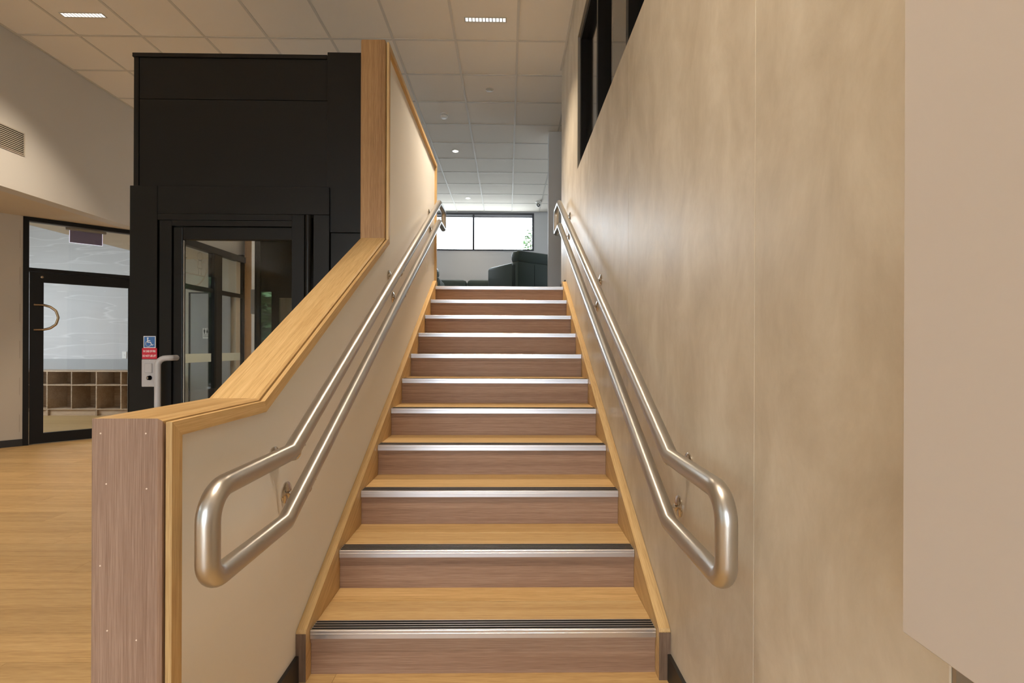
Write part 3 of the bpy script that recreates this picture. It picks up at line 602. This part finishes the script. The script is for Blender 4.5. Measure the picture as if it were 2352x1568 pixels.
# ------------------------------------------------------------------ upper lounge walls and window
WX0, WX1, WZa, WZb = -2.4, .575, 3.262, 4.088
wf = MB().box(-2.7, 3.5, YN, YN+.15, ZU-.3, WZa).box(-2.7, 3.5, YN, YN+.15, WZb, ZC+.2).box(-2.7, WX0, YN, YN+.15, WZa, WZb).box(WX1, 3.5, YN, YN+.15, WZa, WZb)
struct(wf.build('wall_far', LOUNGE), 'cool white far wall of the upper lounge')
w1 = struct(empty('window_1', (-.9, YN, WZa)), 'long black framed lounge window showing a white sky')
WFR = mat('window_frame_grey', (.045, .045, .055), .45)
for a in ((WX0, WX1, WZb-.03, WZb), (WX0, WX1, WZa, WZa+.028)): bx('frame_rail', WFR, a[0], a[1], YN-.012, YN+.06, a[2], a[3], w1)
for xa, xb in ((WX0, WX0+.04), (-.775, -.735), (WX1-.04, WX1)): bx('frame_stile', WFR, xa, xb, YN-.012, YN+.06, WZa+.028, WZb-.03, w1)
bx('blind_head', mat('blind_fabric', (.42, .43, .48), .6), WX0+.04, WX1-.04, YN+.006, YN+.026, WZb-.075, WZb-.03, w1); bx('blind_bar', WFR, WX0+.04, WX1-.04, YN+.002, YN+.028, WZb-.092, WZb-.075, w1)
for xa, xb in ((WX0+.04, -.775), (-.735, WX1-.04)): bx('pane', GLASS, xa, xb, YN+.03, YN+.035, WZa+.028, WZb-.03, w1)
struct(bx('wall_nib', LOUNGE, .558, .80, 6.72, 6.86, ZU-.1, ZC-.006), 'narrow grey wall end at the top landing')
struct(bx('wall_nib_return', LOUNGE, .80, 3.45, 6.72, 6.86, ZU-.1, ZC-.006), 'cross wall behind the top landing')
struct(MB().box(3.4, 3.5, -4.7, 8.4, -.1, ZC+.02).box(3.4, 3.5, 9.8, YN+.1, -.1, ZC+.02).box(3.4, 3.5, 8.4, 9.8, -.1, 2.3).box(3.4, 3.5, 8.4, 9.8, 3.2, ZC+.02).build('wall_east', LOUNGE), 'outer wall beyond the internal window')
struct(bx('floor_side_room', mat('side_room_floor', (.4, .3, .2), .6), .76, 3.4, YE0+.1, Y1+10*G+.3, ZU-.2, ZU-.004), 'side room floor beyond the internal window')

w7 = struct(bx('window_added', GLASS, 3.45, 3.455, 8.4, 9.8, 2.3, 3.2), 'unseen side window added to brighten the upper lounge')  # invented opening that lets extra daylight into the lounge
# armchairs and sofa
def armchair(label, loc, rz):
    """faces local +Y, origin at the rear left corner of the base"""
    t = thing('armchair', label, 'armchair', loc, rz, 'dark green leather armchairs in the lounge')
    W_, D_ = .92, .80
    MB().box(0, .17, 0, D_, .06, .655, .045).build('armrest', LEATH, t, True); MB().box(W_-.17, W_, 0, D_, .06, .655, .045).build('armrest', LEATH, t, True)
    MB().box(.0, W_, -.02, .16, .05, .655, .03).build('back_shell', LEATH, t, True)
    bk = MB().box(.015, W_-.015, -.01, .2, .64, .825, .06).build('headrest', LEATH, t, True)
    MB().box(.17, W_-.17, .15, .30, .40, .80, .05).build('back_cushion', LEATH, t, True); MB().box(.165, W_-.165, .16, D_+.02, .2, .45, .045).build('seat_cushion', LEATH, t, True)
    for x in (.06, W_-.06):
        for y in (.05, D_-.07): MB().lathe([(.022, 0), (.028, .065)], (x, y, 0), (0, 0, 1), 12).build('foot', BLACK, t, True)
    MB().box(.17*0+.30, .304, -.0225, -.019, .08, .62).box(.62, .624, -.0225, -.019, .08, .62).build('seam', SEAM, t, True)
    return t
armchair('dark green leather armchair turned away beside the nib wall', (.135, 7.02, ZU), math.radians(35))
armchair('dark green leather armchair facing the sofa', (-2.14, 8.72, ZU), math.radians(0))
so = thing('sofa', 'dark green leather sofa under the lounge window', 'sofa', (-.86, 9.95, ZU))
MB().box(-1.05, 1.05, .55, .78, .06, .74, .05).build('back_shell', LEATH, so, True); MB().box(-1.05, 1.05, -.1, .56, .06, .30, .04).build('base', LEATH, so, True)
for s_ in (-1, 1):
    MB().box(min(s_*.87, s_*1.07), max(s_*.87, s_*1.07), -.12, .75, .06, .62, .05).build('armrest', LEATH, so, True)
    a, b = (-.865, -.006) if s_ < 0 else (.006, .865)
    MB().box(a, b, -.12, .42, .28, .46, .05).build('seat_cushion', LEATH, so, True); MB().box(a, b, .34, .62, .42, .83, .07).build('back_cushion', LEATH, so, True)
    for y in (-.05, .7): MB().lathe([(.022, 0), (.028, .065)], (s_*.95, y, 0), (0, 0, 1), 12).build('foot', BLACK, so, True)

# ------------------------------------------------------------------ entry side behind the camera
sw_ = MB().box(-6.3, -3.4, -4.75, -4.6, -.1, ZC+.02).box(.2, 3.5, -4.75, -4.6, -.1, ZC+.02).box(-3.4, .2, -4.75, -4.6, 2.85, ZC+.02).box(-3.4, .2, -4.75, -4.6, -.1, .02)
struct(sw_.build('wall_entry', BULK), 'entry wall behind the viewpoint')
w5 = struct(empty('window_5', (-1.6, -4.68, 0)), 'black framed entry glazing behind the viewpoint')
for x in (-3.4, -2.2, -1.0, .14): bx('mullion', BLACK, x, x+.06, -4.70, -4.62, .02, 2.85, w5)
bx('transom', BLACK, -3.4, .2, -4.70, -4.62, 2.1, 2.16, w5); bx('pane', GLASS, -3.4, .2, -4.665, -4.66, .02, 2.85, w5)
ww = MB().box(-6.3, -6.2, -4.75, -4.3, -.1, 2.7).box(-6.3, -6.2, .5, 5.1, -.1, 2.7).box(-6.3, -6.2, -4.3, .5, 2.6, 2.7).box(-6.3, -6.2, -4.3, .5, -.1, .25)
struct(ww.build('wall_entry_side', BULK), 'entry side wall with windows')
w6 = struct(empty('window_6', (-6.25, -1.9, 0)), 'black framed side windows of the entry')
for y in (-4.3, -3.1, -1.9, -.7, .44): bx('mullion', BLACK, -6.28, -6.20, y, y+.06, .25, 2.6, w6)
bx('pane', GLASS, -6.245, -6.24, -4.3, .5, .25, 2.6, w6)

# ------------------------------------------------------------------ outdoors
struct(bx('ground', CONC, -30, 30, -30, 40, -.5, -.21), 'paving outside')
def tree(label, x, y, z0, h, rx, rz, n, seed, size=.12, trunk=.09):
    rnd = random.Random(seed); t = thing('garden_tree', label, 'tree', (x, y, z0), group='garden trees outside the windows')
    tk = MB().tube([(0, 0, 0), (.05, .03, h*.35), (-.03, .05, h*.7), (.02, 0, h*.95)], .05, 8, radii=[trunk, trunk*.75, trunk*.45, trunk*.15])
    for k in range(6):
        a = rnd.random()*6.28; q = h*(.35+.1*k); tk.tube([(0, .03, q), (math.cos(a)*rx*.4, math.sin(a)*rx*.4, q+rz*.25), (math.cos(a)*rx*.75, math.sin(a)*rx*.75, q+rz*.4)], .02, 6, radii=[trunk*.4, trunk*.25, trunk*.08])
    tk.build('trunk', BARK, t, True)
    lv = MB()
    for k in range(n):
        while True:
            p = Vector((rnd.uniform(-1, 1), rnd.uniform(-1, 1), rnd.uniform(-1, 1)))
            if p.length < 1: break
        c = Vector((p.x*rx, p.y*rx, h*.72+p.z*rz)); R_ = Matrix.Rotation(rnd.random()*6.28, 3, 'Z') @ Matrix.Rotation(rnd.uniform(-1.2, 1.2), 3, 'X'); s = size*rnd.uniform(.6, 1.2)
        lv.add([c + R_ @ Vector(q)*s for q in ((-.5, 0, 0), (0, -.25, .05), (.5, 0, 0), (0, .25, .05))], [(0, 1, 2, 3)])
    o = lv.build('foliage', LEAF, t, True); o['kind'] = 'stuff'
tree('slender leafy tree outside the lounge window', .66, 13.6, -.2, 5.45, .27, .75, 800, 3, .10, .03)
for k, (x, y) in enumerate([(-8.9, -7.1), (-8.6, -3.4), (-8.7, -.2), (-8.6, 3.1)]): tree('bushy garden tree outside the entry side windows, ' + ('past the entry corner', 'close to the entry corner', 'in the middle of the row', 'closest to the corridor')[k], x, y, -.2, 2.6, 1.5, 2.0, 6500, 20+k, .42)
for k, (x, y) in enumerate([(-5.0, -10.2), (2.2, -10.8)]): tree('bushy garden tree outside the entry glazing ' + ('on the side windows side', 'on the panelled wall side')[k], x, y, -.2, 3.0, 1.9, 2.3, 4200, 30+k, .32)
